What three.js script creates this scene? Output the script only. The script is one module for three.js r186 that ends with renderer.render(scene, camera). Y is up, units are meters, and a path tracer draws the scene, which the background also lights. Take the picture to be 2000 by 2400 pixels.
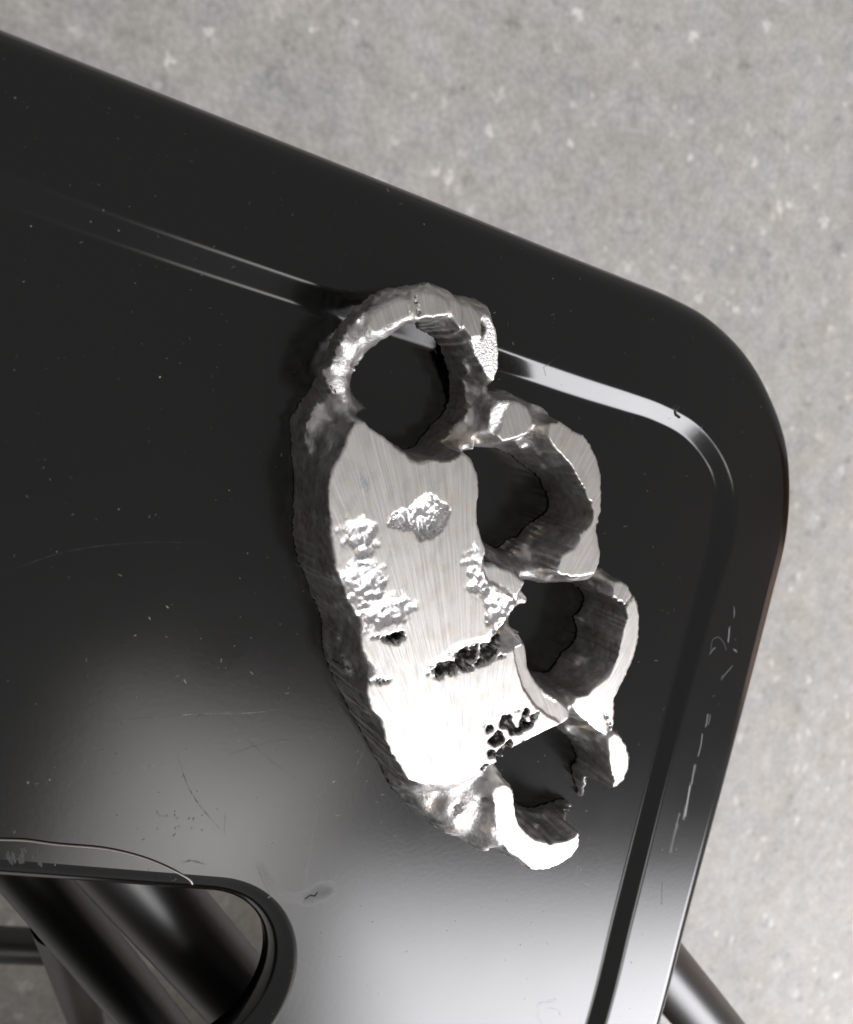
import * as THREE from 'three';
import { RectAreaLightUniformsLib } from 'three/addons/lights/RectAreaLightUniformsLib.js';
import { createNoise2D, createNoise3D } from 'simplex-noise';

// ------------------------------------------------------------------ camera, light, exposure
const SEAT = 0.45;                 // height of the sunken part of the seat above the floor
const MM = 0.001;
const scene = new THREE.Scene();
scene.background = new THREE.Color().setRGB(0.31, 0.302, 0.297);   // dim room around the seat
const LENS = 2100, EYE = 166.42;   // focal length in units of a 2000 x 2400 picture; camera above the seat, mm
const downC = new THREE.Vector3(-0.504, -0.189, 1).normalize();    // the plumb line in the camera's right / down / forward axes
const axX = new THREE.Vector3(1, 0, 0).addScaledVector(downC, -downC.x).normalize(), axY = downC.clone().negate(), axZ = new THREE.Vector3().crossVectors(axX, axY);
const turned = (v) => new THREE.Vector3(v.dot(axX), v.dot(axY), v.dot(axZ));
const fwd = turned(new THREE.Vector3(0, 0, 1));
const eye = fwd.clone().multiplyScalar(EYE / fwd.y);               // mm; the view's centre line meets the seat at 0, 0
const camera = new THREE.PerspectiveCamera(2 * Math.atan(1200 / LENS) * 180 / Math.PI, 853 / 1024, 0.01, 30);
camera.position.set(eye.x * MM, SEAT + eye.y * MM, eye.z * MM);
camera.quaternion.setFromRotationMatrix(new THREE.Matrix4().makeBasis(turned(new THREE.Vector3(1, 0, 0)), turned(new THREE.Vector3(0, -1, 0)), fwd.clone().negate()));
camera.focus = 0.182;
camera.userData.fStop = 24;

const renderer = new THREE.WebGLRenderer({ antialias: true });
renderer.setSize(853, 1024);
renderer.toneMapping = THREE.LinearToneMapping;
renderer.toneMappingExposure = 1;
renderer.shadowMap.enabled = true;
RectAreaLightUniformsLib.init();

function lampPanel(name, label, from, to, lean, drop, radiance, tint, soft) {   // upper edge from - to (metres round the seat), the panel hanging down by drop, leaning outwards
  const P = new THREE.Vector3(...from), Q = new THREE.Vector3(...to), e = Q.clone().sub(P), w = e.length(); e.normalize();
  const out = new THREE.Vector3(-e.z, 0, e.x), v = out.multiplyScalar(Math.cos(lean)).add(new THREE.Vector3(0, -Math.sin(lean), 0));
  const g = new THREE.Group(); g.name = name; g.userData = { label, category: 'lamp' };
  g.position.copy(P).addScaledVector(e, w / 2).addScaledVector(v, drop / 2); g.position.y += SEAT;
  const y = v.clone().negate(), z = new THREE.Vector3().crossVectors(e, y);
  g.quaternion.setFromRotationMatrix(new THREE.Matrix4().makeBasis(e, y, z)); scene.add(g);
  const tray = new THREE.Mesh(new THREE.BoxGeometry(w + 0.06, drop + 0.06, 0.05), new THREE.MeshStandardMaterial({ color: 0x9a9a98, roughness: 0.6 }));
  tray.name = 'housing'; tray.position.z = 0.035; tray.castShadow = tray.receiveShadow = true; g.add(tray);
  const glow = new THREE.Mesh(new THREE.BoxGeometry(w, drop, 0.006), new THREE.MeshStandardMaterial({ color: 0xf4f4f2, emissive: new THREE.Color(...tint), emissiveIntensity: 0.4, roughness: 0.7 }));
  glow.name = 'diffuser'; glow.position.z = 0.006; g.add(glow);
  for (let k = 0; k < 6; k++) { const l = new THREE.RectAreaLight(new THREE.Color(...tint), radiance / 6, w - 2 * soft * k / 5, drop - 2 * soft * k / 5); l.name = 'light'; l.position.z = -0.002 * k; g.add(l); }   // the diffuser dims towards its rim
}
lampPanel('window_lamp', 'tall bright panel lamp beyond the front corner of the seat', [0.9, 3.25, 2.06], [5.0, 3.25, 3.5], 0.9, 3.0, 11.2, [0.975, 0.965, 1.0], 0.5);
lampPanel('ceiling_lamp', 'small dim ceiling lamp above the front of the seat', [0.14, 2.05, 0.74], [0.86, 2.05, 1.06], 0.15, 0.76, 5.6, [1.0, 0.98, 0.96], 0.34);

// ------------------------------------------------------------------ helpers
let rs = 7;
const rnd = () => { rs = (rs + 0x6d2b79f5) | 0; let t = Math.imul(rs ^ (rs >>> 15), 1 | rs); t = (t + Math.imul(t ^ (t >>> 7), 61 | t)) ^ t; return ((t ^ (t >>> 14)) >>> 0) / 4294967296; };
const n2 = createNoise2D(rnd), n3 = createNoise3D(rnd);
const clamp = (x, a, b) => Math.min(b, Math.max(a, x));
const sstep = (a, b, x) => { const t = clamp((x - a) / (b - a), 0, 1); return t * t * (3 - 2 * t); };
const PX = 0.09;                                                     // mm of seat per measured unit
const world = (x, y, h = 0) => { const d = turned(new THREE.Vector3((x - 1000) / LENS, (y - 1200) / LENS, 1)), t = (EYE - h) / -d.y; return [eye.x + d.x * t, eye.z + d.z * t]; };   // measured sight line -> mm on the level h above the seat
function add(parent, name, geometry, material) {
  const m = new THREE.Mesh(geometry, material); m.name = name; m.castShadow = m.receiveShadow = true; parent.add(m); return m;
}
const geo = (pos, idx, nor, uv, col) => {
  const g = new THREE.BufferGeometry();
  g.setAttribute('position', new THREE.BufferAttribute(new Float32Array(pos), 3));
  if (uv) g.setAttribute('uv', new THREE.BufferAttribute(new Float32Array(uv), 2));
  if (col) g.setAttribute('color', new THREE.BufferAttribute(new Float32Array(col), 3));
  g.setIndex(idx);
  if (nor) g.setAttribute('normal', new THREE.BufferAttribute(new Float32Array(nor), 3)); else g.computeVertexNormals();
  return g;
};
function dataTexture(w, h, fill, srgb) {
  const d = new Uint8Array(w * h * 4);
  for (let y = 0, o = 0; y < h; y++) for (let x = 0; x < w; x++, o += 4) { const c = fill(x, y); d[o] = c[0]; d[o + 1] = c[1]; d[o + 2] = c[2]; d[o + 3] = 255; }
  const t = new THREE.DataTexture(d, w, h); t.magFilter = THREE.LinearFilter; t.minFilter = THREE.LinearMipmapLinearFilter; t.generateMipmaps = true;
  t.wrapS = t.wrapT = THREE.MirroredRepeatWrapping; if (srgb) t.colorSpace = THREE.SRGBColorSpace; t.needsUpdate = true; return t;
}

// ------------------------------------------------------------------ floor
{
  const N = 1024, SPAN = 0.72, mm = SPAN * 1000 / N;
  const fbm = (x, y) => n2(x, y) * 0.5 + n2(x * 2.1 + 9, y * 2.1) * 0.3 + n2(x * 4.3, y * 4.3 + 5) * 0.2;
  const chips = [];
  for (let i = 0; i < 1000; i++) chips.push([rnd() * N, rnd() * N, 4.5 + rnd() * rnd() * 11, (rnd() - 0.4) * 1.0, rnd() * 3.1, 0.55 + rnd() * 0.45]);
  const chip = new Float32Array(N * N);
  for (const [cx, cy, r, v, a, q] of chips) {
    const R = Math.ceil(r * 1.8), ca = Math.cos(a), sa = Math.sin(a);
    for (let y = Math.max(0, cy - R | 0); y < Math.min(N, cy + R); y++) for (let x = Math.max(0, cx - R | 0); x < Math.min(N, cx + R); x++) {
      const dx = x - cx, dy = y - cy, u = (dx * ca + dy * sa) / r, w = (-dx * sa + dy * ca) / (r * q), d = Math.hypot(u, w) + 0.5 * n2(x * 0.1, y * 0.1);
      const k = 1 - sstep(0.35, 1.15, d); if (k > 0) chip[y * N + x] += v * k;
    }
  }
  const seams = [[1640, 130, 1430, 600], [715, 30, 615, 235], [1790, 1500, 1700, 1900]].map(([a, b, c, d]) => [...world(a, b, -SEAT * 1000), ...world(c, d, -SEAT * 1000)]);
  const map = dataTexture(N, N, (x, y) => {
    const X = x * mm - 310, Y = y * mm - 330;
    const big = fbm(X / 170 + 3, Y / 170), mid = fbm(X / 30, Y / 30 + 40), fine = fbm(X / 7.5 + 80, Y / 7.5), tint = n2(X / 60 + 200, Y / 60);
    let v = 182 + 10 * big + 15 * mid + 18 * fine + 62 * clamp(chip[y * N + x], -0.7, 0.8) + 3 * (rnd() - 0.5);
    for (const [ax, az, cx, cz] of seams) {                          // faint cracks
      const ex = cx - ax, ez = cz - az, L2 = ex * ex + ez * ez, t = ((X - ax) * ex + (Y - az) * ez) / L2, d = Math.abs((X - ax) * ez - (Y - az) * ex) / Math.sqrt(L2) + 5 * n2(t * 6, ax);
      v -= 15 * Math.exp(-d * d / 6) * sstep(-0.25, 0, t) * sstep(1.25, 1, t) * sstep(-0.5, 0.3, n2(t * 8, 9));
    }
    return [v + 2.5 + 2 * tint, v + 0.5, v - 4 - 2 * tint];
  }, true);
  const g = new THREE.PlaneGeometry(5, 5); g.rotateX(-Math.PI / 2);
  const uv = g.attributes.uv, p = g.attributes.position;
  for (let i = 0; i < uv.count; i++) uv.setXY(i, (p.getX(i) + 0.31) / SPAN, (p.getZ(i) + 0.33) / SPAN);
  const floor = add(scene, 'floor', g, new THREE.MeshPhysicalMaterial({ map, roughness: 0.55, ior: 1.45 }));
  floor.userData = { kind: 'structure', label: 'smooth grey speckled concrete floor', category: 'floor' };
}

// ------------------------------------------------------------------ black seat with pressed edge and hand slot
const stool = new THREE.Group(); stool.name = 'folding_stool'; stool.position.set(0, 0, 0);
stool.userData = { label: 'black painted metal folding stool with rounded corner, pressed border and hand slot', category: 'stool' };
scene.add(stool);
const RIM = 2.5;                                                    // mm, rim above the sunken middle
{
  const SPAN = 0.27, C = 2048, midX = 10, midZ = 32;              // mm
  const paintCanvas = (base) => {
    const c = document.createElement('canvas'); c.width = c.height = C; const x = c.getContext('2d');
    x.fillStyle = base; x.fillRect(0, 0, C, C);
    const k = C / (SPAN * 1000); x.setTransform(k, 0, 0, k, C / 2 - midX * k, C / 2 - midZ * k); x.lineCap = 'round'; x.lineJoin = 'round';
    return [c, x];
  };
  const [cc, col] = paintCanvas('rgb(5,4,4)'), [rc, rgh] = paintCanvas('rgb(0,42,0)');
  const line = (x, pts, w, style) => { x.strokeStyle = style; x.lineWidth = w * PX; x.beginPath(); pts.forEach((p, i) => { const [a, b] = world(...p); i ? x.lineTo(a, b) : x.moveTo(a, b); }); x.stroke(); };
  const curve = (pts, n = 24) => new THREE.CatmullRomCurve3(pts.map(([a, b]) => new THREE.Vector3(a, b, 0))).getPoints(n).map((v) => [v.x, v.y]);
  // cloudy wear in the gloss
  for (let i = 0; i < 900; i++) { const a = midX + (rnd() - 0.5) * 270, b = midZ + (rnd() - 0.5) * 270, r = 2 + rnd() * 8; const g = rgh.createRadialGradient(a, b, 0, a, b, r); const up = rnd() < 0.55; g.addColorStop(0, up ? 'rgba(0,56,0,0.10)' : 'rgba(0,22,0,0.10)'); g.addColorStop(1, up ? 'rgba(0,56,0,0)' : 'rgba(0,22,0,0)'); rgh.fillStyle = g; rgh.fillRect(a - r, b - r, 2 * r, 2 * r); }
  // dust and nicks
  for (let i = 0; i < 1500; i++) {
    const a = rnd() * 2700 - 350, b = rnd() * 2700 - 150, s = 0.8 + rnd() * rnd() * rnd() * 4.4, v = 110 + rnd() * 130 | 0, an = rnd() * 6.3, L = rnd() < 0.25 ? 2 + rnd() * 7 : rnd() * 2;
    line(col, [[a, b], [a + Math.cos(an) * L, b + Math.sin(an) * L]], s, `rgba(${v},${v},${v - 6},${0.35 + rnd() * 0.5})`);
    line(rgh, [[a, b], [a + Math.cos(an) * L, b + Math.sin(an) * L]], s, 'rgba(0,180,0,0.9)');
  }
  // chain of scuffs along the right border
  const scuff = (pts, w, a) => { line(col, pts, w, `rgba(190,190,195,${a})`); line(rgh, pts, w + 1, 'rgba(0,200,0,0.9)'); };
  for (const s of [[1705, 1418, 1704, 1440, 3], [1694, 1466, 1690, 1500, 4], [1644, 1668, 1638, 1696, 3], [1650, 1670, 1643, 1690, 2], [1632, 1715, 1622, 1762, 4], [1614, 1786, 1606, 1826, 5], [1602, 1830, 1590, 1900, 6], [1592, 1880, 1587, 1910, 3], [1578, 1896, 1570, 1926, 3], [1572, 1920, 1557, 1982, 4], [1539, 2058, 1536, 2105, 4], [1660, 1510, 1648, 1524, 2], [1700, 1556, 1675, 1582, 2], [1704, 1515, 1710, 1518, 3]])
    for (let k = 0; k < 3; k++) { const j = () => (rnd() - 0.5) * 4; scuff([[s[0] + j(), s[1] + j() * 2], [(s[0] + s[2]) / 2 + j() * 0.7, (s[1] + s[3]) / 2], [s[2] + j(), s[3] + j() * 2]], s[4] * (0.3 + rnd() * 0.5), 0.4 + rnd() * 0.3); }
  scuff(curve([[1650, 1515], [1655, 1492], [1668, 1487], [1680, 1500], [1686, 1516]]), 1.3, 0.4);
  // dark chips in the bright border
  for (const p of [[[1563, 953], [1570, 950], [1574, 954], [1566, 957]], [[1566, 962], [1570, 970], [1580, 977]]]) { line(col, p, 4, 'rgba(4,4,4,1)'); line(rgh, p, 6, 'rgba(0,250,0,1)'); }
  line(rgh, [[1630, 995], [1622, 1012]], 3, 'rgba(0,120,0,1)'); line(rgh, [[1290, 838], [1262, 860], [1272, 880]], 1.5, 'rgba(0,120,0,1)');
  // long thin scratches
  const broken = (x, c, w, style) => { for (let i = 1; i < c.length; i++) { const e = Math.min(1, 3 * Math.min(i, c.length - i) / c.length + 0.25), k = (0.25 + 0.75 * rnd()) * e, j = () => (rnd() - 0.5) * w * 0.5; line(x, [[c[i - 1][0] + j(), c[i - 1][1] + j()], [c[i][0] + j(), c[i][1] + j()]], w * (0.35 + 0.65 * rnd()) * e, style(k)); } };
  const thin = (pts, w, a, n = 30) => { const c = curve(pts, n); broken(col, c, w * 0.8, (k) => `rgba(190,190,192,${Math.min(1, a * k * 1.7)})`); line(rgh, c, w * 0.7, `rgba(0,120,0,${a * 0.5})`); };
  thin([[0, 1346], [160, 1292], [330, 1272], [490, 1273]], 1.6, 0.35);
  thin([[300, 1685], [480, 1673], [600, 1670], [664, 1662]], 2.2, 0.5); thin([[500, 1742], [590, 1734], [640, 1728]], 1.6, 0.4); thin([[262, 1814], [340, 1800], [385, 1791]], 2.4, 0.35);
  thin([[854, 1758], [838, 1790], [822, 1838]], 2, 0.4); thin([[150, 1860], [190, 1800], [225, 1745]], 2, 0.22); thin([[740, 1790], [800, 1750]], 1.6, 0.2);
  thin([[1290, 1640], [1288, 1720], [1291, 1850]], 1.4, 0.25); thin([[1225, 1838], [1262, 1858], [1300, 1880]], 1.3, 0.2);
  const dull = (pts, w, a, n = 30) => broken(rgh, curve(pts, n), w, (k) => `rgba(0,125,0,${a * 0.8 * k})`);
  dull([[413, 1760], [450, 1860], [530, 1960]], 2.6, 0.8); dull([[526, 1960], [528, 1900]], 2, 0.6); dull([[768, 1785], [740, 1920], [718, 2075]], 3, 0.6); dull([[764, 1800], [735, 1950], [705, 2120]], 2, 0.6);
  dull([[380, 1530], [500, 1640], [620, 1770], [745, 1860]], 4, 0.35); dull([[530, 1770], [620, 1742], [700, 1728]], 4, 0.5); dull([[460, 1682], [468, 1676], [485, 1678]], 3, 0.6); dull([[425, 2022], [450, 2017], [485, 2028]], 4, 0.8);
  dull([[600, 1975], [660, 2000], [720, 2040]], 1.5, 0.5); dull([[740, 2226], [765, 2240], [775, 2275]], 1.6, 0.6); dull([[690, 2250], [715, 2262], [728, 2277]], 1.4, 0.5); dull([[1352, 1950], [1354, 2040], [1352, 2080]], 2, 0.4); dull([[1000, 1890], [1010, 2100], [1004, 2260]], 2, 0.2);
  for (let i = 0; i < 60; i++) { const a = 60 + rnd() * 900, b = 1500 + rnd() * 560, an = rnd() * 3.1, L = 30 + rnd() * 150; dull([[a, b], [a + Math.cos(an) * L * 0.5 + (rnd() - 0.5) * 14, b + Math.sin(an) * L * 0.5], [a + Math.cos(an) * L, b + Math.sin(an) * L]], 0.6 + rnd() * 0.7, 0.05 + rnd() * 0.13, 8); }
  for (let i = 0; i < 14; i++) { const a = 360 + rnd() * 120, b = 1880 + rnd() * 80; dull([[a, b], [a - 1, b + 5]], 3, 0.7, 3); }
  // grease smear beside the slot
  for (let i = 0; i < 46; i++) { const t = rnd() - 0.5; dull([[605 + t * 18, 2012 + rnd() * 10], [632 + t * 34, 2070], [662 + t * 40, 2108 + rnd() * 14]], 3, 0.12); dull([[655, 2100 + t * 26], [700 + t * 10, 2104 + t * 30], [745 + t * 20, 2092 + t * 34]], 3, 0.1); }
  for (let i = 0; i < 40; i++) { const q = rnd() * 6.3, d = Math.sqrt(rnd()), a = 748 + d * Math.cos(q) * 34 , b = 2094 - d * Math.cos(q) * 10 + d * Math.sin(q) * 17; rgh.fillStyle = 'rgba(0,130,0,0.2)'; rgh.beginPath(); rgh.ellipse(...world(a, b), 1 + rnd() * 1.2, 0.7 + rnd() * 0.9, 0, 0, 7); rgh.fill(); }
  line(col, [[716, 2106], [728, 2098], [738, 2100], [744, 2092]], 2, 'rgba(3,3,3,1)'); line(rgh, [[716, 2106], [728, 2098], [738, 2100], [744, 2092]], 3, 'rgba(0,255,0,1)');
  // glue ring near the front
  for (const p of [[[1255, 2372], [1262, 2352], [1285, 2345], [1302, 2338]], [[1262, 2360], [1260, 2384], [1270, 2398]], [[1280, 2362], [1305, 2366], [1318, 2390]], [[1275, 2350], [1300, 2344], [1296, 2336]]]) { dull(p, 2.4, 0.8, 10); dull(p.map(([a, b]) => [a + 4, b + 2]), 3, 0.3, 10); }
  for (let i = 0; i < 16; i++) { const a = 8 + rnd() * 90, b = 1986 + rnd() * 26; scuff([[a, b], [a + 4, b + 8 + rnd() * 16]], 1 + rnd() * 1.2, 0.3); }
  const tex = (c, srgb) => { const t = new THREE.CanvasTexture(c); t.wrapS = t.wrapT = THREE.RepeatWrapping; if (srgb) t.colorSpace = THREE.SRGBColorSpace; return t; };
  const peel = dataTexture(512, 512, (x, y) => { const v = clamp(128 + 60 * n2(x / 15, y / 15) + 40 * n2(x / 6 + 7, y / 6) + 45 * n2(x / 60, y / 60 + 3), 0, 255); return [v, v, v]; });
  peel.repeat.set(4, 4);
  const paint = new THREE.MeshPhysicalMaterial({ bumpMap: peel, bumpScale: 0.0000028, map: tex(cc, true), roughness: 1, roughnessMap: tex(rc, false), ior: 1.6, metalness: 0 });

  // stations: outer edge, top of the step, foot of the step
  const ST = [[1000, 463, 902, 711, 873, 781], [1286, 579, 1192, 813, 1168, 878], [1457, 647, 1370, 874, 1345, 938], [1571, 694, 1480, 911, 1457, 971], [1657, 743, 1560, 943, 1520, 988], [1743, 829, 1640, 990, 1590, 1022],
    [1800, 931, 1690, 1052, 1638, 1068], [1834, 1034, 1720, 1116, 1661, 1110], [1843, 1143, 1731, 1170, 1669, 1160], [1834, 1257, 1724, 1265, 1664, 1235], [1800, 1400, 1684, 1395, 1632, 1375], [1714, 1735, 1592, 1730, 1541, 1730],
    [1609, 2127, 1492, 2135, 1436, 2135], [1536, 2400, 1426, 2400, 1369, 2400], null, [0, 66, -112, 349, -147, 442], [500, 264, 397, 536, 367, 617]];
  const stations = [0, 2, 4].map((o) => ST.flatMap((s) => {
    if (s) return [world(s[o], s[o + 1], o === 2 ? RIM : o ? 0 : -2)];
    const inn = [0, 22, 28][o / 2], A = [-0.965, -0.264], B = [-0.257, 0.966], O = [113, -33], W = 335, D = 330;   // the rest of the square seat
    const at = (u, v) => [O[0] + A[0] * u + B[0] * v, O[1] + A[1] * u + B[1] * v], c = 38 - inn * 0.4;
    return [at(inn, D - inn - c), at(inn + c * 0.25, D - inn - c * 0.25), at(inn + c, D - inn), at(W - inn - c, D - inn), at(W - inn - c * 0.25, D - inn - c * 0.25), at(W - inn, D - inn - c), at(W - inn, inn + c), at(W - inn - c * 0.25, inn + c * 0.25), at(W - inn - c, inn)];
  }));
  const N = 900;
  const loop = (o) => new THREE.CatmullRomCurve3(stations[o].map(([x, z]) => new THREE.Vector3(x, 0, z)), true, 'centripetal');
  const pick = (c) => Array.from({ length: N }, (_, i) => { const p = c.getPoint(i / N); return [p.x, p.z]; });
  const E = pick(loop(0)), S1 = pick(loop(1)), S2 = pick(loop(2));
  const out = E.map((p, i) => { const a = E[(i + N - 2) % N], b = E[(i + 2) % N], dx = b[0] - a[0], dz = b[1] - a[1], l = Math.hypot(dx, dz); return [dz / l, -dx / l]; });
  const Y = SEAT * 1000, uvOf = (x, z) => [((x - midX) / 1000 + SPAN / 2) / SPAN, 1 - ((z - midZ) / 1000 + SPAN / 2) / SPAN];
  const rings = [], P = [], U = [], I = [];
  const ring = (pts) => { const at = P.length / 3; for (const [x, y, z] of pts) { P.push(x * MM, (Y + y) * MM, z * MM); U.push(...uvOf(x, z)); } return at; };
  const join = (a, b, n) => { for (let i = 0; i < n; i++) { const j = (i + 1) % n; I.push(a + i, a + j, b + i, a + j, b + j, b + i); } };
  const flat = (outer, holes, y) => {                                // a flat zone between loops
    const all = [outer, ...holes], at = ring(all.flat().map(([x, z]) => [x, y, z]));
    const t = THREE.ShapeUtils.triangulateShape(outer.map(([x, z]) => new THREE.Vector2(x, -z)), holes.map((h) => h.map(([x, z]) => new THREE.Vector2(x, -z))));
    for (const [a, b, c] of t) I.push(at + a, at + b, at + c);
  };
  // rolled rim: inwards from the flange up over the edge
  const wide = out.map(() => 6);
  const roll = (k) => { const th = k * Math.PI / 2; return E.map((p, i) => [p[0] - out[i][0] * wide[i] * (1 - Math.sin(th)), RIM - 6 * (1 - Math.cos(th)), p[1] - out[i][1] * wide[i] * (1 - Math.sin(th))]); };
  const strips = [E.map((p, i) => [p[0] - out[i][0] * 1.5, -20, p[1] - out[i][1] * 1.5]), E.map((p, i) => [p[0] - out[i][0] * 0.3, -15, p[1] - out[i][1] * 0.3])];
  for (let k = 12; k >= 0; k--) strips.push(roll(k / 12));
  let last = null;
  for (const s of strips) { const at = ring(s); if (last !== null) join(last, at, N); last = at; }
  flat(roll(0).map((p) => [p[0], p[2]]), [S1], RIM);
  // pressed step: S-shaped, steep in the middle
  const prof = (t) => { const b = 0.26, s = 1 / (1 - b); if (t < b) return s * t * t / (2 * b); if (t > 1 - b) return 1 - s * (1 - t) * (1 - t) / (2 * b); return s * (t - b / 2); };
  last = null;
  for (let k = 0; k <= 20; k++) { const t = k / 20, at = ring(S1.map((p, i) => [p[0] + (S2[i][0] - p[0]) * t, RIM * (1 - prof(t)), p[1] + (S2[i][1] - p[1]) * t])); if (last !== null) join(last, at, N); last = at; }
  // hand slot with a rounded, turned-down lip
  const M = 240, [scx, scz] = [-55, 94], R0 = 24, ax = [Math.cos(0.36), Math.sin(0.36)], len = 95;
  const slot = (inset) => Array.from({ length: M }, (_, i) => {
    const h = M / 2, half = i < h, a = (half ? -Math.PI / 2 : Math.PI / 2) + Math.PI * ((half ? i : i - h) / (h - 1)), r = R0 - inset;
    const u = Math.cos(a) * r + (half ? 0 : -len), v = Math.sin(a) * r;
    return [scx + u * ax[0] - v * ax[1], scz + u * ax[1] + v * ax[0]];
  });
  flat(S2, [slot(0)], 0);
  last = null;
  for (let k = 0; k <= 10; k++) { const th = k / 10 * Math.PI / 2, at = ring(slot(5.2 * Math.sin(th)).map(([x, z]) => [x, -6.0 * (1 - Math.cos(th)), z])); if (last !== null) join(last, at, M); last = at; }
  { const at = ring(slot(5.1).map(([x, z]) => [x, -9, z])); join(last, at, M); const at2 = ring(slot(1.2).map(([x, z]) => [x, -9.2, z])); join(at, at2, M); }
  const g = geo(P, I, null, U);
  add(stool, 'seat_panel', g, paint);
  const wirePath = [[-260, 1975], [-60, 1966], [0, 1968], [60, 1970], [130, 1979], [250, 1990], [340, 2012], [410, 2042], [445, 2064], [453, 2076]].map(([x, y], i) => { const [a, b] = world(x, y, 0.2); return new THREE.Vector3(a * MM, SEAT + (i > 7 ? 0.1 - 0.25 * (i - 7) : 0.22) * MM, b * MM); });
  const wire = add(scene, 'wire', new THREE.TubeGeometry(new THREE.CatmullRomCurve3(wirePath), 120, 0.00021, 8), new THREE.MeshStandardMaterial({ color: new THREE.Color().setRGB(0.32, 0.3, 0.28), roughness: 0.35, metalness: 0.6 }));
  wire.userData = { label: 'thin curved grey wire lying on the black seat beside the hand slot', category: 'wire' };

  // tubes of the folding frame
  const tubePaint = new THREE.MeshPhysicalMaterial({ color: new THREE.Color().setRGB(0.012, 0.011, 0.0105), roughness: 0.36, ior: 1.55 });
  const through = (x, y, below) => { const [a, b] = world(x, y, -below * 1000); return new THREE.Vector3(a * MM, SEAT - below, b * MM); };
  const bar = (name, pts, r) => add(stool, name, new THREE.TubeGeometry(pts.length > 2 ? new THREE.CatmullRomCurve3(pts) : new THREE.LineCurve3(pts[0], pts[1]), 24, r, 28), tubePaint);
  const onFloor = (x, y) => through(x, y, SEAT - 0.012);
  bar('leg', [through(-50, 1900, 0.045), through(95, 2075, 0.05), through(561, 2640, 0.07)], 0.0072);
  bar('leg', [through(138, 1850, 0.026), through(345, 2085, 0.03), through(710, 2500, 0.04)], 0.0096);
  bar('leg', [through(140, 2150, 0.09), through(185, 2330, 0.2), through(235, 2500, 0.42)], 0.008);
  bar('leg', [through(1240, 1900, 0.028), through(1600, 2324, 0.045), through(1960, 2740, 0.075), through(2300, 3000, 0.2), through(2400, 3000, 0.438)], 0.0105);
  bar('stretcher', [through(-700, 2185, 0.30), through(260, 2225, 0.30)], 0.009);
}

// ------------------------------------------------------------------ wooden cupboard to the right: the brown along the seat's right edge
{
  const cup = new THREE.Group(); cup.name = 'wooden_cupboard'; cup.position.set(1.62, 0, 0.62); cup.rotation.y = 0.75;
  cup.userData = { label: 'tall brown wooden cupboard with two doors standing beside the stool', category: 'cupboard' }; scene.add(cup);
  const wood = new THREE.MeshStandardMaterial({ color: new THREE.Color().setRGB(0.42, 0.24, 0.14), roughness: 0.5 });
  const slab = (name, w, h, d, x, y, z) => { const m = add(cup, name, new THREE.BoxGeometry(w, h, d), wood); m.position.set(x, y, z); };
  slab('carcass', 0.36, 1.5, 0.8, 0.2, 0.75, 0); slab('top', 0.42, 0.03, 0.86, 0.19, 1.517, 0); slab('door', 0.018, 1.4, 0.38, 0.009, 0.77, -0.195); slab('door', 0.018, 1.4, 0.38, 0.009, 0.77, 0.195);
}

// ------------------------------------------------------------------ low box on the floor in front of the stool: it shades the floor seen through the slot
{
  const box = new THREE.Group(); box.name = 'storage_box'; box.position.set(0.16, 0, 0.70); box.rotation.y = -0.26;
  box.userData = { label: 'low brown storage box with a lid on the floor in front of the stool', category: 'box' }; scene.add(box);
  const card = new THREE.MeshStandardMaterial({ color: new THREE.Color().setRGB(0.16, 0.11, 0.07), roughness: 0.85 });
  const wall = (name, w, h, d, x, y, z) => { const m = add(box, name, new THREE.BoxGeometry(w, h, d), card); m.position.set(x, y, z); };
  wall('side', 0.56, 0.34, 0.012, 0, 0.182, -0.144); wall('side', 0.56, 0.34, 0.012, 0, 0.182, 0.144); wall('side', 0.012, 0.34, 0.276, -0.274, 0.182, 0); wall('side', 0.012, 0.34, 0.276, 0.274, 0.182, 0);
  wall('base', 0.56, 0.012, 0.3, 0, 0.006, 0); wall('lid', 0.58, 0.03, 0.32, 0, 0.3675, 0);
}

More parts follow.
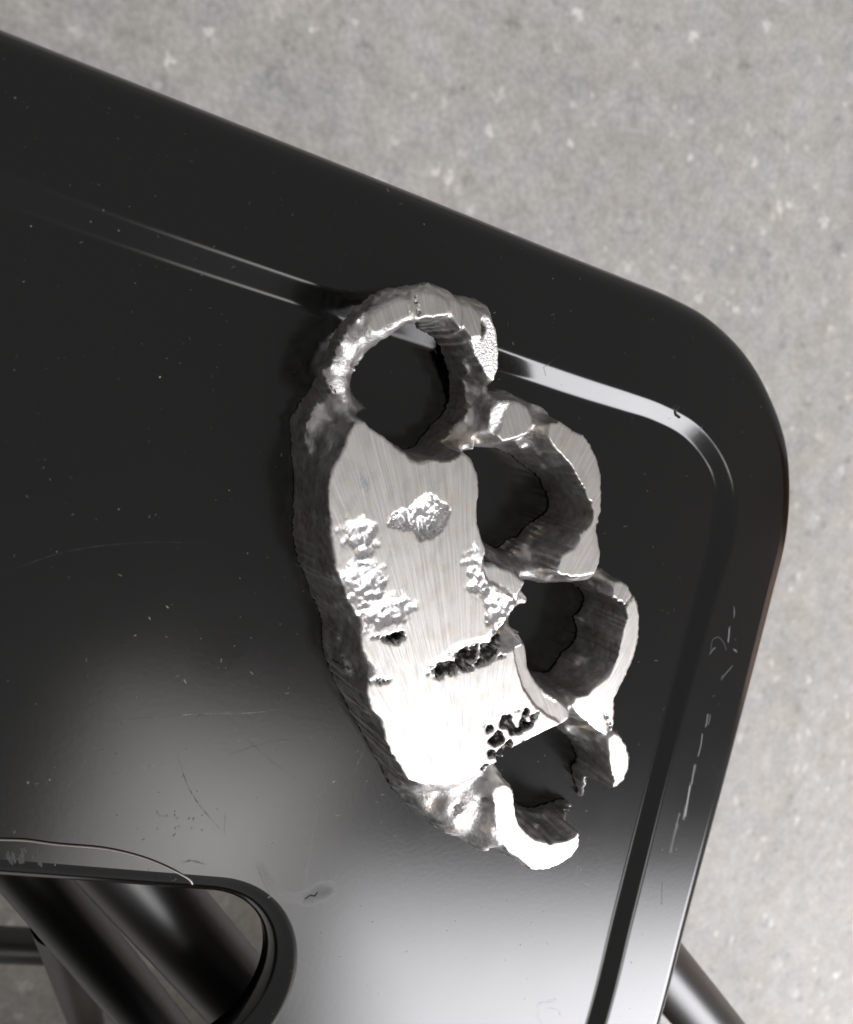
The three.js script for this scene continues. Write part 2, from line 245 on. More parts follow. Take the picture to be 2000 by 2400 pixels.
// ------------------------------------------------------------------ the aluminium casting
{
  const zoom = (ox, oy, s) => (...xy) => { const r = []; for (let i = 0; i < xy.length; i += 2) r.push([ox + xy[i] / s, oy + xy[i + 1] / s]); return r; };
  const z1 = zoom(650, 640, 2.9167), z2 = zoom(1000, 840, 3.125), z3 = zoom(650, 1160, 2.692), z4 = zoom(900, 1500, 2.652), zD = zoom(1200, 1300, 3.5), px = zoom(0, 0, 1);
  const mmPoly = (pts, h) => pts.map(([x, y]) => world(x, y, typeof h === 'function' ? h(x, y) : h));
  // outline at the level where it is widest
  const low = { '1340,1737': 1, '1354,1769': 0.5, '1351,1809': 0.5, '1358,1843': 0.5, '1360,1863': 1, '1377,1862': 4, '1391,1853': 8, '1406,1851': 11, '1230,1908': 6, '1258,1900': 1.5, '1296,1885': 1, '1334,1881': 1, '1341,1900': 6, '1352,1919': 9, '1323,1711': 8 };
  const outline = mmPoly(px(949, 674, 993, 666, 1034, 666, 1061, 688, 1106, 705, 1144, 739, 1164, 774, 1175, 805, 1178, 846, 1178, 894, 1192, 925, 1226, 918, 1243, 931, 1278, 938, 1307, 963, 1330, 989, 1349, 1011, 1368, 1014, 1387, 1042, 1403, 1077, 1411, 1115, 1412, 1160, 1410, 1198, 1402, 1234,
    1405, 1275, 1419, 1314, 1448, 1346, 1461, 1358, 1480, 1384, 1496, 1416, 1503, 1448, 1501, 1483, 1494, 1520, 1480, 1566, 1457, 1614, 1444, 1643, 1444, 1680, 1451, 1709, 1469, 1746, 1479, 1774, 1477, 1803, 1466, 1829, 1449, 1846, 1429, 1856, 1406, 1851, 1391, 1853, 1377, 1862, 1360, 1863, 1358, 1843, 1351, 1809, 1354, 1769, 1340, 1737, 1326, 1706,
    1294, 1714, 1277, 1726, 1251, 1746, 1226, 1754, 1198, 1768, 1192, 1782, 1198, 1810, 1203, 1850, 1205, 1885, 1209, 1911, 1230, 1908, 1258, 1900, 1296, 1885, 1334, 1881, 1341, 1900, 1352, 1919, 1362, 1945, 1362, 1975, 1349, 2001, 1322, 2024, 1296, 2037, 1262, 2043, 1239, 2037, 1209, 2030, 1179, 2007, 1153, 1986, 1126, 1975, 1100, 1971, 1073, 1953, 1051, 1945,
    1024, 1934, 1000, 1917, 966, 1889, 940, 1866, 906, 1811, 877, 1760, 849, 1709, 820, 1654, 794, 1603, 777, 1560, 763, 1530, 759, 1477, 754, 1425, 736, 1393, 722, 1356, 706, 1319, 697, 1283, 689, 1246, 691, 1203, 693, 1157, 693, 1100, 688, 1054, 686, 1020, 687, 990, 697, 970, 709, 942, 727, 917, 728, 908, 741, 890, 742, 869, 750, 858, 759, 844, 770, 810, 784, 780, 802, 757, 823, 730, 853, 707, 880, 686, 914, 676),
  (x, y) => low[x + ',' + y] ?? 0.5 + 9.5 * sstep(925, 880, y) * sstep(1130, 1060, x) + 14.5 * sstep(1090, 1190, x) * sstep(560, 800, y) * (y > 1870 ? 0.85 : 1));
  const holes = [
    mmPoly(z1(490, 690, 560, 570, 650, 490, 760, 410, 860, 350, 950, 330, 1000, 370, 1060, 450, 1120, 560, 1150, 650, 1180, 780, 1185, 880, 1150, 970, 1060, 1060, 1000, 1140, 950, 1200, 900, 1225, 860, 1220, 800, 1170, 720, 1110, 640, 1050, 580, 980, 560, 920, 570, 860, 540, 790, 510, 740), (x, y) => 1.2 + 14.8 * sstep(965, 930, x) * sstep(960, 985, y) + 8.8 * sstep(960, 930, y) * sstep(1010, 975, x)),
    mmPoly(px(1158, 1049, 1175, 1053, 1199, 1063, 1215, 1075, 1227, 1087, 1247, 1099, 1268, 1118, 1276, 1137, 1285, 1151, 1290, 1171, 1290, 1192, 1280, 1206, 1264, 1219, 1244, 1230, 1230, 1245, 1215, 1259, 1196, 1267, 1180, 1278, 1167, 1288, 1153, 1281, 1137, 1269, 1127, 1254, 1120, 1228, 1119, 1201, 1119, 1177, 1123, 1159, 1123, 1127, 1119, 1103, 1113, 1087, 1124, 1077, 1132, 1063, 1144, 1053), (x) => 0.6 + 15.4 * sstep(1170, 1125, x)),
    mmPoly(px(1243, 1377, 1271, 1363, 1303, 1356, 1337, 1359, 1357, 1371, 1369, 1389, 1373, 1411, 1366, 1429, 1351, 1446, 1357, 1471, 1354, 1497, 1334, 1519, 1320, 1531, 1309, 1551, 1289, 1577, 1269, 1590, 1251, 1591, 1240, 1569, 1237, 1543, 1233, 1509, 1223, 1486, 1214, 1474, 1227, 1460, 1237, 1440, 1249, 1420, 1251, 1400, 1246, 1383), (x) => 0.6 + 13.4 * sstep(1285, 1240, x)),
  ];
  // ground faces: outline, height, tilt (rise per mm towards +x and +z), stroke angle
  const F = [];
  const face = (name, pts, h, gx, gz, stroke, kind = 'ground') => { const poly = mmPoly(pts, h); const c = poly.reduce((s, p) => [s[0] + p[0] / poly.length, s[1] + p[1] / poly.length], [0, 0]); F.push({ name, poly, h, gx, gz, stroke, kind, c, at: stroke === 'fan' ? (x, z) => h + gx * (x - c[0]) - 0.00052 * Math.max(0, z + 12) ** 2 : (x, z) => h + gx * (x - c[0]) + gz * (z - c[1]) }); };
  face('ground_palm_face', [...z1(520, 1020, 560, 1010, 600, 1020, 640, 1060, 730, 1120, 800, 1180, 870, 1230, 910, 1280, 980, 1300, 1070, 1265, 1150, 1260, 1220, 1220, 1290, 1240, 1340, 1310, 1370, 1400), ...px(1121, 1110, 1122, 1150, 1118, 1190, 1120, 1230, 1130, 1262, 1138, 1290, 1130, 1320, 1150, 1360, 1200, 1405, 1205, 1420, 1180, 1455, 1144, 1492, 1077, 1509, 1040, 1535, 999, 1563, 1010, 1568, 985, 1590, 960, 1577, 893, 1574, 864, 1548, 853, 1521, 848, 1493, 853, 1466, 848, 1447, 832, 1431, 818, 1404, 809, 1370, 789, 1333, 784, 1297, 777, 1255, 775, 1214, 765, 1185, 766, 1146, 779, 1100, 787, 1082, 811, 1045, 815, 1021)], 18.6, 0.0, -0.006, 'fan');
  face('ground_palm_face', [...px(894, 1570, 985, 1574, 1012, 1572, 1114, 1561, 1165, 1540, 1190, 1535), ...z4(870, 20, 885, 60, 890, 170, 940, 260, 1010, 340, 1100, 390, 1150, 440, 1145, 490, 1130, 540, 1000, 600, 880, 660, 790, 705), ...px(1186, 1777, 1146, 1809, 1120, 1823, 1094, 1840, 1057, 1850, 1000, 1847, 969, 1838, 946, 1803, 926, 1777, 911, 1746, 903, 1709, 897, 1686, 877, 1669, 866, 1640, 863, 1611, 871, 1591)], 18.6, 0.0, 0, 'fan');
  face('ground_bevel', z4(785, 40, 870, 12, 885, 60, 890, 170, 940, 260, 1010, 340, 1100, 390, 1150, 440, 1145, 490, 1095, 518, 1012, 470, 925, 400, 858, 305, 818, 195, 800, 95), 16.5, -0.06, 0.05, 1.2);
  face('ground_bevel', z2(405, 1535, 500, 1512, 600, 1552, 725, 1640, 660, 1735, 560, 1675, 435, 1645), 17.6, -0.03, 0.02, 1.35);
  face('ground_ring_face', z1(612, 350, 640, 285, 700, 248, 770, 207, 850, 172, 888, 185, 905, 260, 912, 288, 860, 318, 770, 348, 690, 403, 640, 398), 16.6, -0.03, 0.03, 1.25);
  face('ground_ring_face', z1(902, 190, 930, 150, 1000, 132, 1080, 147, 1150, 182, 1176, 230, 1170, 278, 1100, 293, 950, 308, 932, 296, 915, 230), 16.8, 0.0, 0.025, 1.45);
  face('ground_ring_face', z1(1190, 182, 1255, 212, 1262, 300, 1258, 388, 1222, 340, 1194, 280), 16.0, 0.08, 0.05, 1.4);
  face('ground_ring_face', z1(1270, 240, 1320, 222, 1388, 290, 1404, 390, 1398, 445, 1335, 445, 1285, 380), 15.6, 0.10, 0.05, 1.2);
  face('ground_ring_face', z1(1398, 285, 1440, 302, 1488, 400, 1513, 520, 1518, 640, 1498, 745, 1430, 680, 1375, 590, 1320, 472, 1402, 456, 1412, 380), 14.4, 0.03, -0.14, 1.2, 'torn');
  face('ground_boss', z2(612, 318, 680, 322, 740, 370, 770, 440, 770, 500, 740, 550, 640, 588, 560, 603, 508, 568, 545, 500, 570, 400), 14.6, 0.0, 0.03, 1.25);
  face('ground_boss', z2(470, 370, 520, 316, 602, 304, 562, 395, 535, 495, 498, 560, 466, 520, 456, 440), 14.3, 0.05, -0.12, 1.25, 'torn');
  face('ground_ring_face', z2(895, 510, 920, 470, 980, 460, 1050, 500, 1090, 535, 1150, 550, 1210, 640, 1260, 750, 1285, 860, 1288, 1000, 1280, 1120, 1250, 1240, 1255, 1340, 1270, 1420, 1260, 1500, 1230, 1570, 1140, 1590, 1050, 1600, 980, 1590, 945, 1560, 960, 1490, 1000, 1430, 1080, 1390, 1110, 1330, 1110, 1240, 1115, 1130, 1130, 990, 1110, 890, 1060, 790, 1000, 730, 940, 660, 900, 590), 16.4, 0.0, 0.012, 2.15);
  face('ground_ring_face', z2(1362, 1690, 1382, 1642, 1420, 1622, 1470, 1660, 1506, 1718, 1495, 1755, 1432, 1830, 1393, 1788, 1358, 1758), 15.8, 0.06, 0.07, 2.1);
  face('ground_ring_face', zD(897, 465, 985, 330, 1020, 380, 1045, 500, 1045, 650, 1020, 800, 970, 930, 900, 1080, 850, 1200, 850, 1330, 840, 1435, 790, 1465, 770, 1485, 700, 1440, 640, 1400, 520, 1290, 500, 1230, 520, 1170, 600, 1130, 720, 1050, 800, 990, 830, 920, 860, 800, 890, 700, 905, 620, 892, 540, 888, 490), 15.4, -0.01, -0.035, 2.15);
  face('ground_ring_face', zD(782, 1505, 830, 1456, 890, 1484, 940, 1560, 970, 1660, 970, 1760, 930, 1850, 870, 1910, 790, 1935, 750, 1908, 800, 1880, 805, 1790, 800, 1700, 787, 1600, 777, 1540), 14.6, 0.0, -0.05, 1.4);
  face('ground_hook_face', z4(690, 910, 740, 890, 790, 900, 810, 960, 805, 1010, 820, 1090, 840, 1150, 890, 1210, 950, 1250, 1040, 1260, 1120, 1250, 1190, 1220, 1213, 1165, 1225, 1220, 1215, 1290, 1170, 1350, 1100, 1400, 1000, 1435, 920, 1430, 850, 1360, 790, 1330, 740, 1260, 715, 1200, 690, 1100, 670, 1010, 670, 950), 14.0, 0.0, -0.03, 1.2);
  // swellings and saddles of the cast skin between the faces: place, height, size
  const node = (x, y, h, r) => { const [cx, cz] = world(x, y, h), R = r * PX; F.push({ name: 'cast_skin', h, kind: 'cast', c: [cx, cz], poly: Array.from({ length: 10 }, (_, i) => [cx + R * Math.cos(i * 0.6283), cz + R * Math.sin(i * 0.6283)]), at: () => h }); };
  node(788, 900, 13.6, 22); node(783, 846, 14.4, 13); node(808, 792, 15.2, 13); node(846, 748, 16, 10); node(714, 985, 8.5, 19); node(735, 945, 9.5, 12); node(705, 1025, 7.5, 8); node(772, 985, 8.2, 6); node(830, 968, 10.5, 8); node(742, 1060, 10, 5);
  node(1090, 775, 8.5, 8); node(1064, 842, 2.6, 5); node(1098, 862, 9.5, 6); node(1085, 920, 9, 10); node(1100, 975, 9.5, 14); node(1040, 1020, 8.5, 10); node(1015, 1045, 10, 6); node(1150, 895, 9, 7); node(1125, 1030, 9, 7); node(1110, 1050, 11, 5);
  node(1262, 968, 9.5, 12); node(1295, 990, 9, 6); node(1230, 1045, 10, 10); node(1262, 1062, 8.5, 6); node(1285, 1095, 8, 6); node(1322, 1130, 5.0, 9); node(1330, 1200, 4.6, 9); node(1290, 1240, 4.4, 9); node(1240, 1300, 5.5, 10); node(1150, 1308, 13, 6); node(1245, 1345, 10, 6); node(1290, 1343, 11, 5); node(1200, 1335, 12, 5);
  node(1385, 1365, 8.5, 7); node(1425, 1350, 11, 6); node(1400, 1440, 4.6, 9); node(1395, 1510, 4.2, 9); node(1345, 1580, 4.4, 10); node(1300, 1620, 5, 8); node(1335, 1660, 8, 5); node(1345, 1700, 7, 5); node(1390, 1745, 4.4, 7); node(1395, 1800, 4.2, 8);
  node(1205, 1490, 13, 5); node(1232, 1408, 11.5, 8); node(1235, 1440, 10.5, 7);
  node(1050, 1890, 10.5, 10); node(1080, 1920, 11, 14); node(1110, 1890, 11.5, 12); node(1170, 1820, 9.5, 7); node(1130, 1860, 9.5, 6); node(1020, 1885, 8.5, 5); node(1280, 1935, 5.5, 8); node(1240, 1935, 5.2, 6); node(1310, 1920, 6, 8);
  node(745, 1150, 13, 3); node(735, 1330, 12.3, 3); node(800, 1500, 13.2, 5); node(790, 1560, 11.5, 5); node(822, 1575, 10.6, 4); node(830, 1620, 13, 5); node(868, 1700, 12.5, 4); node(900, 1770, 11.2, 4);
  // cavities: outline, depth mm
  const pits = [
    { poly: mmPoly(z3(690, 180, 720, 125, 820, 85, 880, 25, 930, 0, 1000, 10, 1020, 45, 1060, 40, 1075, 100, 1050, 190, 980, 260, 890, 280, 855, 215, 760, 200), 18), d: 1.7 },
    { poly: mmPoly(z3(400, 190, 440, 170, 490, 140, 600, 170, 620, 220, 590, 330, 560, 400, 500, 380, 430, 300), 18), d: 0.75, soft: 1 },
    { poly: mmPoly(z3(380, 470, 470, 430, 560, 440, 640, 430, 665, 560, 640, 650, 540, 690, 450, 640), 18), d: 0.75, soft: 1 },
    { poly: mmPoly(z3(520, 730, 640, 650, 780, 640, 860, 680, 800, 790, 700, 820, 560, 810), 18), d: 0.75, soft: 1 },
    { poly: mmPoly(z3(535, 850, 600, 870, 640, 900, 690, 870, 780, 850, 795, 885, 750, 925, 650, 918, 580, 888), 17), d: 3.6, dark: 1 },
    { poly: mmPoly(z3(1175, 410, 1240, 330, 1262, 420, 1310, 560, 1330, 620, 1260, 610, 1200, 590, 1220, 500), 17.5), d: 0.7, soft: 1 },
    { poly: mmPoly(z3(1300, 590, 1400, 600, 1500, 650, 1480, 760, 1380, 850, 1320, 780, 1300, 680), 17.5), d: 0.9, soft: 1 },
    { poly: mmPoly(z3(920, 1110, 1000, 1055, 1080, 1020, 1150, 960, 1250, 925, 1330, 908, 1400, 880, 1440, 900, 1400, 960, 1420, 990, 1340, 1020, 1250, 1070, 1100, 1110, 1000, 1140), 16), d: 3.4, dark: 1 },
    { poly: mmPoly(z4(600, 510, 700, 515, 720, 460, 890, 400, 945, 420, 925, 520, 850, 600, 870, 655, 790, 725, 650, 830, 590, 800, 630, 700, 615, 590), 16), d: 2.6, dark: 1, islands: 1 },
    { poly: mmPoly(z2(400, 1450, 440, 1430, 490, 1470, 480, 1505, 420, 1500), 16), d: 2.2, dark: 1 },
    { poly: mmPoly(z4(430, 1030, 480, 1020, 485, 1065, 450, 1080), 11), d: 1.2 },
    { poly: mmPoly(z1(890, 130, 910, 130, 905, 185, 925, 240, 940, 300, 925, 315, 905, 250, 882, 190), 14), d: 1.6, dark: 1 },
    { poly: mmPoly(z2(1245, 1410, 1262, 1415, 1310, 1500, 1295, 1500), 15), d: 1.5, dark: 1 },
    { poly: mmPoly(zD(735, 1275, 750, 1280, 800, 1400, 800, 1470, 775, 1430, 765, 1370), 14), d: 2.2, dark: 1 },
    { poly: mmPoly(z3(420, 1115, 530, 1125, 668, 1120, 668, 1135, 600, 1150, 530, 1142, 420, 1132), 14), d: 2.0, dark: 1 },
  ];
  const boxOf = (poly, m) => { let b = [1e9, 1e9, -1e9, -1e9]; for (const [x, z] of poly) b = [Math.min(b[0], x - m), Math.min(b[1], z - m), Math.max(b[2], x + m), Math.max(b[3], z + m)]; return b; };
  function sdPoly(poly, x, z) {                                      // signed distance, inside negative
    let d = 1e9, inside = false;
    for (let i = 0, j = poly.length - 1; i < poly.length; j = i++) {
      const ax = poly[j][0], az = poly[j][1], bx = poly[i][0], bz = poly[i][1], ex = bx - ax, ez = bz - az, px_ = x - ax, pz = z - az;
      const t = clamp((px_ * ex + pz * ez) / (ex * ex + ez * ez + 1e-12), 0, 1), dx = px_ - ex * t, dz = pz - ez * t; d = Math.min(d, dx * dx + dz * dz);
      if ((az > z) !== (bz > z) && x < ax + ex * (z - az) / ez) inside = !inside;
    }
    return inside ? -Math.sqrt(d) : Math.sqrt(d);
  }
  const soft = (poly, n) => { const c = new THREE.CatmullRomCurve3(poly.map(([x, z]) => new THREE.Vector3(x, 0, z)), true, 'centripetal'); return c.getPoints(n ?? poly.length * 2).slice(0, -1).map((v) => [v.x, v.z]); };
  const OUT = soft(outline), HOLES = holes.map((h) => soft(h));
  // finger holes whose inner walls are hollow rather than rounded
  const bowls = [[1245, 1150, 175], [1375, 1490, 160], [1385, 1780, 90], [1290, 1920, 60]].map(([x, y, r]) => [...world(x, y, 8), r * PX]);
  const C = 0.31, bx = boxOf(OUT, 1.6), NX = Math.ceil((bx[2] - bx[0]) / C), NZ = Math.ceil((bx[3] - bx[1]) / C), Y0 = -0.6, NY = Math.ceil((21 - Y0) / C);
  const H = new Float32Array(NX * NZ), faceD = new Float32Array(NX * NZ), faceI = new Int16Array(NX * NZ), pitK = new Float32Array(NX * NZ), pitDark = new Uint8Array(NX * NZ), pitI = new Int8Array(NX * NZ), BOT = new Float32Array(NX * NZ), EDGE = new Float32Array(NX * NZ), PART = new Float32Array(NX * NZ);
  const pitBox = pits.map((p) => boxOf(p.poly, 1.2));
  const ringZ = world(780, 905, 10)[1], ringX = world(1010, 700, 12)[0];
  const stepA = world(902, 745, 2), stepN = [-0.345, 0.938];
  for (let k = 0; k < NZ; k++) for (let i = 0; i < NX; i++) {
    const wx = bx[0] + i * C, wz = bx[1] + k * C, o = k * NX + i;
    const jx = wx + 0.22 * n2(wx * 0.55, wz * 0.55) + 0.15 * n2(wx * 1.6 + 7, wz * 1.6), jz = wz + 0.22 * n2(wx * 0.55 + 40, wz * 0.55) + 0.15 * n2(wx * 1.6 + 70, wz * 1.6);
    let db = -sdPoly(OUT, jx, jz); for (const h of HOLES) db = Math.min(db, sdPoly(h, jx, jz)); db += 0.25;
    const into = (wx - stepA[0]) * stepN[0] + (wz - stepA[1]) * stepN[1];
    const bot = 0.12 + (RIM + 0.1) * (1 - sstep(2.5, 13, into)); BOT[o] = bot;
    const ringBar = sstep(ringZ + 2.5, ringZ - 2.5, wz) * sstep(ringX + 3, ringX - 2, wx); PART[o] = 10 * ringBar;
    let best = 1e9, bi = 0, sw = 0, sh = 0, inside = -1, insideH = -1;
    if (db > -1.5) for (let f = 0; f < F.length; f++) {
      const fc = F[f], sd = sdPoly(fc.poly, fc.kind === 'cast' ? wx : wx * 0.3 + jx * 0.7, fc.kind === 'cast' ? wz : wz * 0.3 + jz * 0.7) + (fc.kind === 'cast' ? 0 : 0.12);
      if (sd <= 0 && fc.kind !== 'cast') { const hh = fc.at(wx, wz); if (inside < 0 || hh < insideH) { inside = f; insideH = hh; } }
      const d = Math.max(sd, 0); if (d < best) { best = d; bi = f; }
      const w = 1 / Math.pow(d + 0.12, 2.6); sw += w; sh += w * fc.at(clamp(wx, fc.c[0] - 40, fc.c[0] + 40), wz);
    }
    let h = sh / Math.max(sw, 1e-9);
    if (inside >= 0) { h = insideH; best = 0; bi = inside; }
    let bowl = 0; for (const [cx, cz, r] of bowls) bowl = Math.max(bowl, 1 - sstep(r * 0.75, r * 1.05, Math.hypot(wx - cx, wz - cz)));
    if (db <= 0) h = bot + 5 * db;
    else {
      const t = db / (db + best), round = Math.sqrt(Math.max(0, 1 - (1 - t) * (1 - t))), hollow = 0.16 * Math.min(1, t * 6) + 0.84 * Math.pow(t, 1.15);
      const low0 = bot + Math.max(0, PART[o] - 2 - bot) * ringBar; h = low0 + (h - low0) * (round * (1 - bowl) + hollow * bowl);
    }
    let pk = 0, pd = 0;
    if (db > 0) for (let q = 0; q < pits.length; q++) {
      const b = pitBox[q]; if (wx < b[0] || wz < b[1] || wx > b[2] || wz > b[3]) continue;
      const sd = sdPoly(pits[q].poly, wx + 0.35 * n2(wx * 1.1, wz * 1.1 + 9) + 0.22 * n2(wx * 2.6, wz * 2.6), wz + 0.35 * n2(wx * 1.1 + 30, wz * 1.1) + 0.22 * n2(wx * 2.6 + 5, wz * 2.6));
      const Q = pits[q], grit = Q.dark ? n2(wx * 0.27 + q * 9, wz * 0.36) * 0.8 + n2(wx * 0.7, wz * 0.7 + q * 5) * 0.2 : n2(wx * 0.3 + q * 9, wz * 0.36) * 0.6 + n2(wx * 0.8, wz * 0.8 + q * 5) * 0.3 + n2(wx * 2.1, wz * 2.1) * 0.1;
      const a = Q.dark ? sstep(0.25, -0.95, sd) * (Q.islands ? sstep(-0.12, 0.28, grit) : sstep(-0.55, 0.1, grit)) : Q.soft ? sstep(0.9, -2.2, sd + 1.9 * grit) : sstep(0.15, -0.75, sd + 0.35 * grit); if (a <= 0) continue;
      { const fr = clamp((wz - b[1] - 1.2) / (b[3] - b[1] - 2.4), 0, 1); if (!pits[q].dark) h -= a * pits[q].d * (0.9 * fr - 0.45); } h -= a * (pits[q].d * (0.75 + 0.3 * n2(wx * 0.5 + 3, wz * 0.5)) + (pits[q].dark ? 0.4 * n2(wx * 0.35, wz * 0.35 + 50) : (Q.soft ? 0.26 : 0.34) * Math.abs(n2(wx * 0.24 + 9, wz * 0.18 + wx * 0.1)) + (Q.soft ? 0.06 : 0.1) * Math.abs(n2(wx * 0.5 + 0.2 * wz, wz * 0.4)) + 0.02 * n2(wx * 1.3, wz * 1.1))); if (a > pk) { pk = a; pd = pits[q].dark ?? 0; pitI[o] = q; }
    }
    // shallow steps and saw ridges left on the two palm faces
    H[o] = h; EDGE[o] = db; { let g = 1e9, gi = -1; if (db > -1.5) for (let f = 0; f < F.length; f++) if (F[f].kind !== 'cast') { const d = Math.max(0, sdPoly(F[f].poly, wx * 0.3 + jx * 0.7, wz * 0.3 + jz * 0.7) + 0.12); if (d < g) { g = d; gi = f; } } faceD[o] = g; faceI[o] = gi; if (inside >= 0) faceI[o] = inside; } pitK[o] = pk; pitDark[o] = pd;
  }
  // the cast skin is smooth: blur it between the faces
  for (let pass = 0; pass < 10; pass++) {
    const T = H.slice();
    for (let k = 1; k < NZ - 1; k++) for (let i = 1; i < NX - 1; i++) {
      const o = k * NX + i; if (EDGE[o] < 0.4 || pitK[o] > 0) continue;
      const w = Math.min(1, sstep(0.05, 0.9, faceD[o])) * sstep(0.4, 1.6, EDGE[o]); if (w <= 0) continue;
      H[o] += w * ((T[o - 1] + T[o + 1] + T[o - NX] + T[o + NX]) / 4 - T[o]);
    }
  }
  const at2 = (A, i, k) => A[clamp(k, 0, NZ - 1) * NX + clamp(i, 0, NX - 1)];
  const field = new Float32Array(NX * NY * NZ);
  for (let k = 0; k < NZ; k++) for (let i = 0; i < NX; i++) {
    const o = k * NX + i, gx = (at2(H, i + 1, k) - at2(H, i - 1, k)) / (2 * C), gz = (at2(H, i, k + 1) - at2(H, i, k - 1)) / (2 * C), s = 1 / Math.sqrt(1 + Math.min(60, gx * gx + gz * gz));
    const wx = bx[0] + i * C, wz = bx[1] + k * C, skin = Math.max(sstep(0.1, 1.1, faceD[o]), 0), pit = pitK[o];
    for (let j = 0; j < NY; j++) {
      const y = Y0 + j * C; let f = (y - H[o]) * s;
      if (Math.abs(f) < 2.5 && (skin > 0 || pit > 0)) {
        const a = skin * (0.4 * n3(wx / 9, y / 7, wz / 9) + 0.11 * n3(wx / 3.2 + 9, y / 3, wz / 3.2) + 0.03 * n3(wx / 1.4, y / 1.4 + 4, wz / 1.4));
        const b = pit * (0.03 * n3(wx / 1.1 + 3, y / 1.1, wz / 1.1));
        f += a + b;
      }
      field[(k * NY + j) * NX + i] = Math.max(f, BOT[o] - y, PART[o] > 0.5 ? ((PART[o] - y) * 0.55 - Math.min(EDGE[o], 6) + 0.25) * 0.87 : -9);
    }
  }
  // surface nets
  const id = new Int32Array(NX * NY * NZ).fill(-1), V = [], Nn = [];
  const fi = (i, j, k) => (k * NY + j) * NX + i;
  const grad = (x, y, z) => {
    const i = clamp(Math.floor(x), 1, NX - 3), j = clamp(Math.floor(y), 1, NY - 3), k = clamp(Math.floor(z), 1, NZ - 3), u = clamp(x - i, 0, 1), v = clamp(y - j, 0, 1), w = clamp(z - k, 0, 1), g = [0, 0, 0];
    for (let c = 0; c < 8; c++) { const a = c & 1, b = c >> 1 & 1, d = c >> 2, q = (a ? u : 1 - u) * (b ? v : 1 - v) * (d ? w : 1 - w), I = i + a, J = j + b, K = k + d;
      g[0] += q * (field[fi(I + 1, J, K)] - field[fi(I - 1, J, K)]); g[1] += q * (field[fi(I, J + 1, K)] - field[fi(I, J - 1, K)]); g[2] += q * (field[fi(I, J, K + 1)] - field[fi(I, J, K - 1)]); }
    const l = Math.hypot(...g) || 1; return [g[0] / l, g[1] / l, g[2] / l];
  };
  for (let k = 0; k < NZ - 1; k++) for (let j = 0; j < NY - 1; j++) for (let i = 0; i < NX - 1; i++) {
    let mask = 0; const e = [];
    for (let c = 0; c < 8; c++) { e[c] = field[fi(i + (c & 1), j + (c >> 1 & 1), k + (c >> 2))]; if (e[c] < 0) mask |= 1 << c; }
    if (mask === 0 || mask === 255) continue;
    let x = 0, y = 0, z = 0, n = 0;
    for (let a = 0; a < 8; a++) for (const bit of [1, 2, 4]) { const b = a | bit; if (b === a || (e[a] < 0) === (e[b] < 0)) continue; const t = e[a] / (e[a] - e[b]); x += (a & 1) + (bit === 1 ? t : 0); y += (a >> 1 & 1) + (bit === 2 ? t : 0); z += (a >> 2) + (bit === 4 ? t : 0); n++; }
    x = i + x / n; y = j + y / n; z = k + z / n; id[fi(i, j, k)] = V.length / 3; V.push(bx[0] + x * C, Y0 + y * C, bx[1] + z * C); Nn.push(...grad(x, y, z));
  }
  const quads = [];
  for (let k = 1; k < NZ - 1; k++) for (let j = 1; j < NY - 1; j++) for (let i = 1; i < NX - 1; i++) {
    const a = field[fi(i, j, k)] < 0;
    for (let ax = 0; ax < 3; ax++) {
      const b = field[fi(i + (ax === 0), j + (ax === 1), k + (ax === 2))] < 0; if (a === b) continue;
      const u = [[0, 1, 0], [0, 0, 1], [1, 0, 0]][ax], v = [[0, 0, 1], [1, 0, 0], [0, 1, 0]][ax];
      const q = [id[fi(i, j, k)], id[fi(i - u[0], j - u[1], k - u[2])], id[fi(i - u[0] - v[0], j - u[1] - v[1], k - u[2] - v[2])], id[fi(i - v[0], j - v[1], k - v[2])]];
      quads.push(a ? q : [q[0], q[3], q[2], q[1]]);
    }
  }
  // sort the faces of the skin into parts
  const parts = new Map(), key = (x, y, z, ny) => {
    const i = clamp(Math.round((x - bx[0]) / C), 0, NX - 1), k = clamp(Math.round((z - bx[1]) / C), 0, NZ - 1), o = k * NX + i;
    if (pitK[o] > (pitDark[o] ? 0.25 : 0.12) && y > H[o] - 2.5) return (pitDark[o] ? 'd' : 'c') + pitI[o];
    if (faceI[o] >= 0 && faceD[o] < 0.16 && ny > 0.55) return faceI[o];
    return 'skin';
  };
  for (const q of quads) {
    let x = 0, y = 0, z = 0, ny = 0; for (const v of q) { x += V[3 * v] / 4; y += V[3 * v + 1] / 4; z += V[3 * v + 2] / 4; ny += Nn[3 * v + 1] / 4; }
    const kk = key(x, y, z, ny); if (!parts.has(kk)) parts.set(kk, []); parts.get(kk).push(q);
  }
  // ---- materials of the casting
  const streak = (seed, lo, hi, long) => {                           // strokes run along v
    const W = 1024, Hh = 512, rows = new Float32Array(W * Hh);
    for (let x = 0; x < W; x++) for (let y = 0; y < Hh; y++) {
      const X = x + 5 * n2(x / 260 + seed, y / 90);
      rows[y * W + x] = 0.42 * n2(X / 3.1 + seed, y / long) + 0.33 * n2(X / 9 + seed * 3, y / (long * 2)) + 0.3 * n2(X / 34 + seed * 5, y / (long * 3)) + 0.14 * n2(X / 1.3, y / (long * 0.6) + seed);
    }
    return { bump: dataTexture(W, Hh, (x, y) => { const v = clamp(128 + 105 * rows[y * W + x], 0, 255); return [v, v, v]; }),
      map: dataTexture(W, Hh, (x, y) => { const v = lo + (hi - lo) * clamp(0.5 + 0.55 * rows[y * W + x], 0, 1); return [v, v * 0.99, v * 0.975]; }, true) };
  };
  const st = streak(3, 186, 240, 110);
  const ground = new THREE.MeshPhysicalMaterial({ map: st.map, vertexColors: true, metalness: 1, roughness: 0.4, bumpMap: st.bump, bumpScale: 0.00005 });
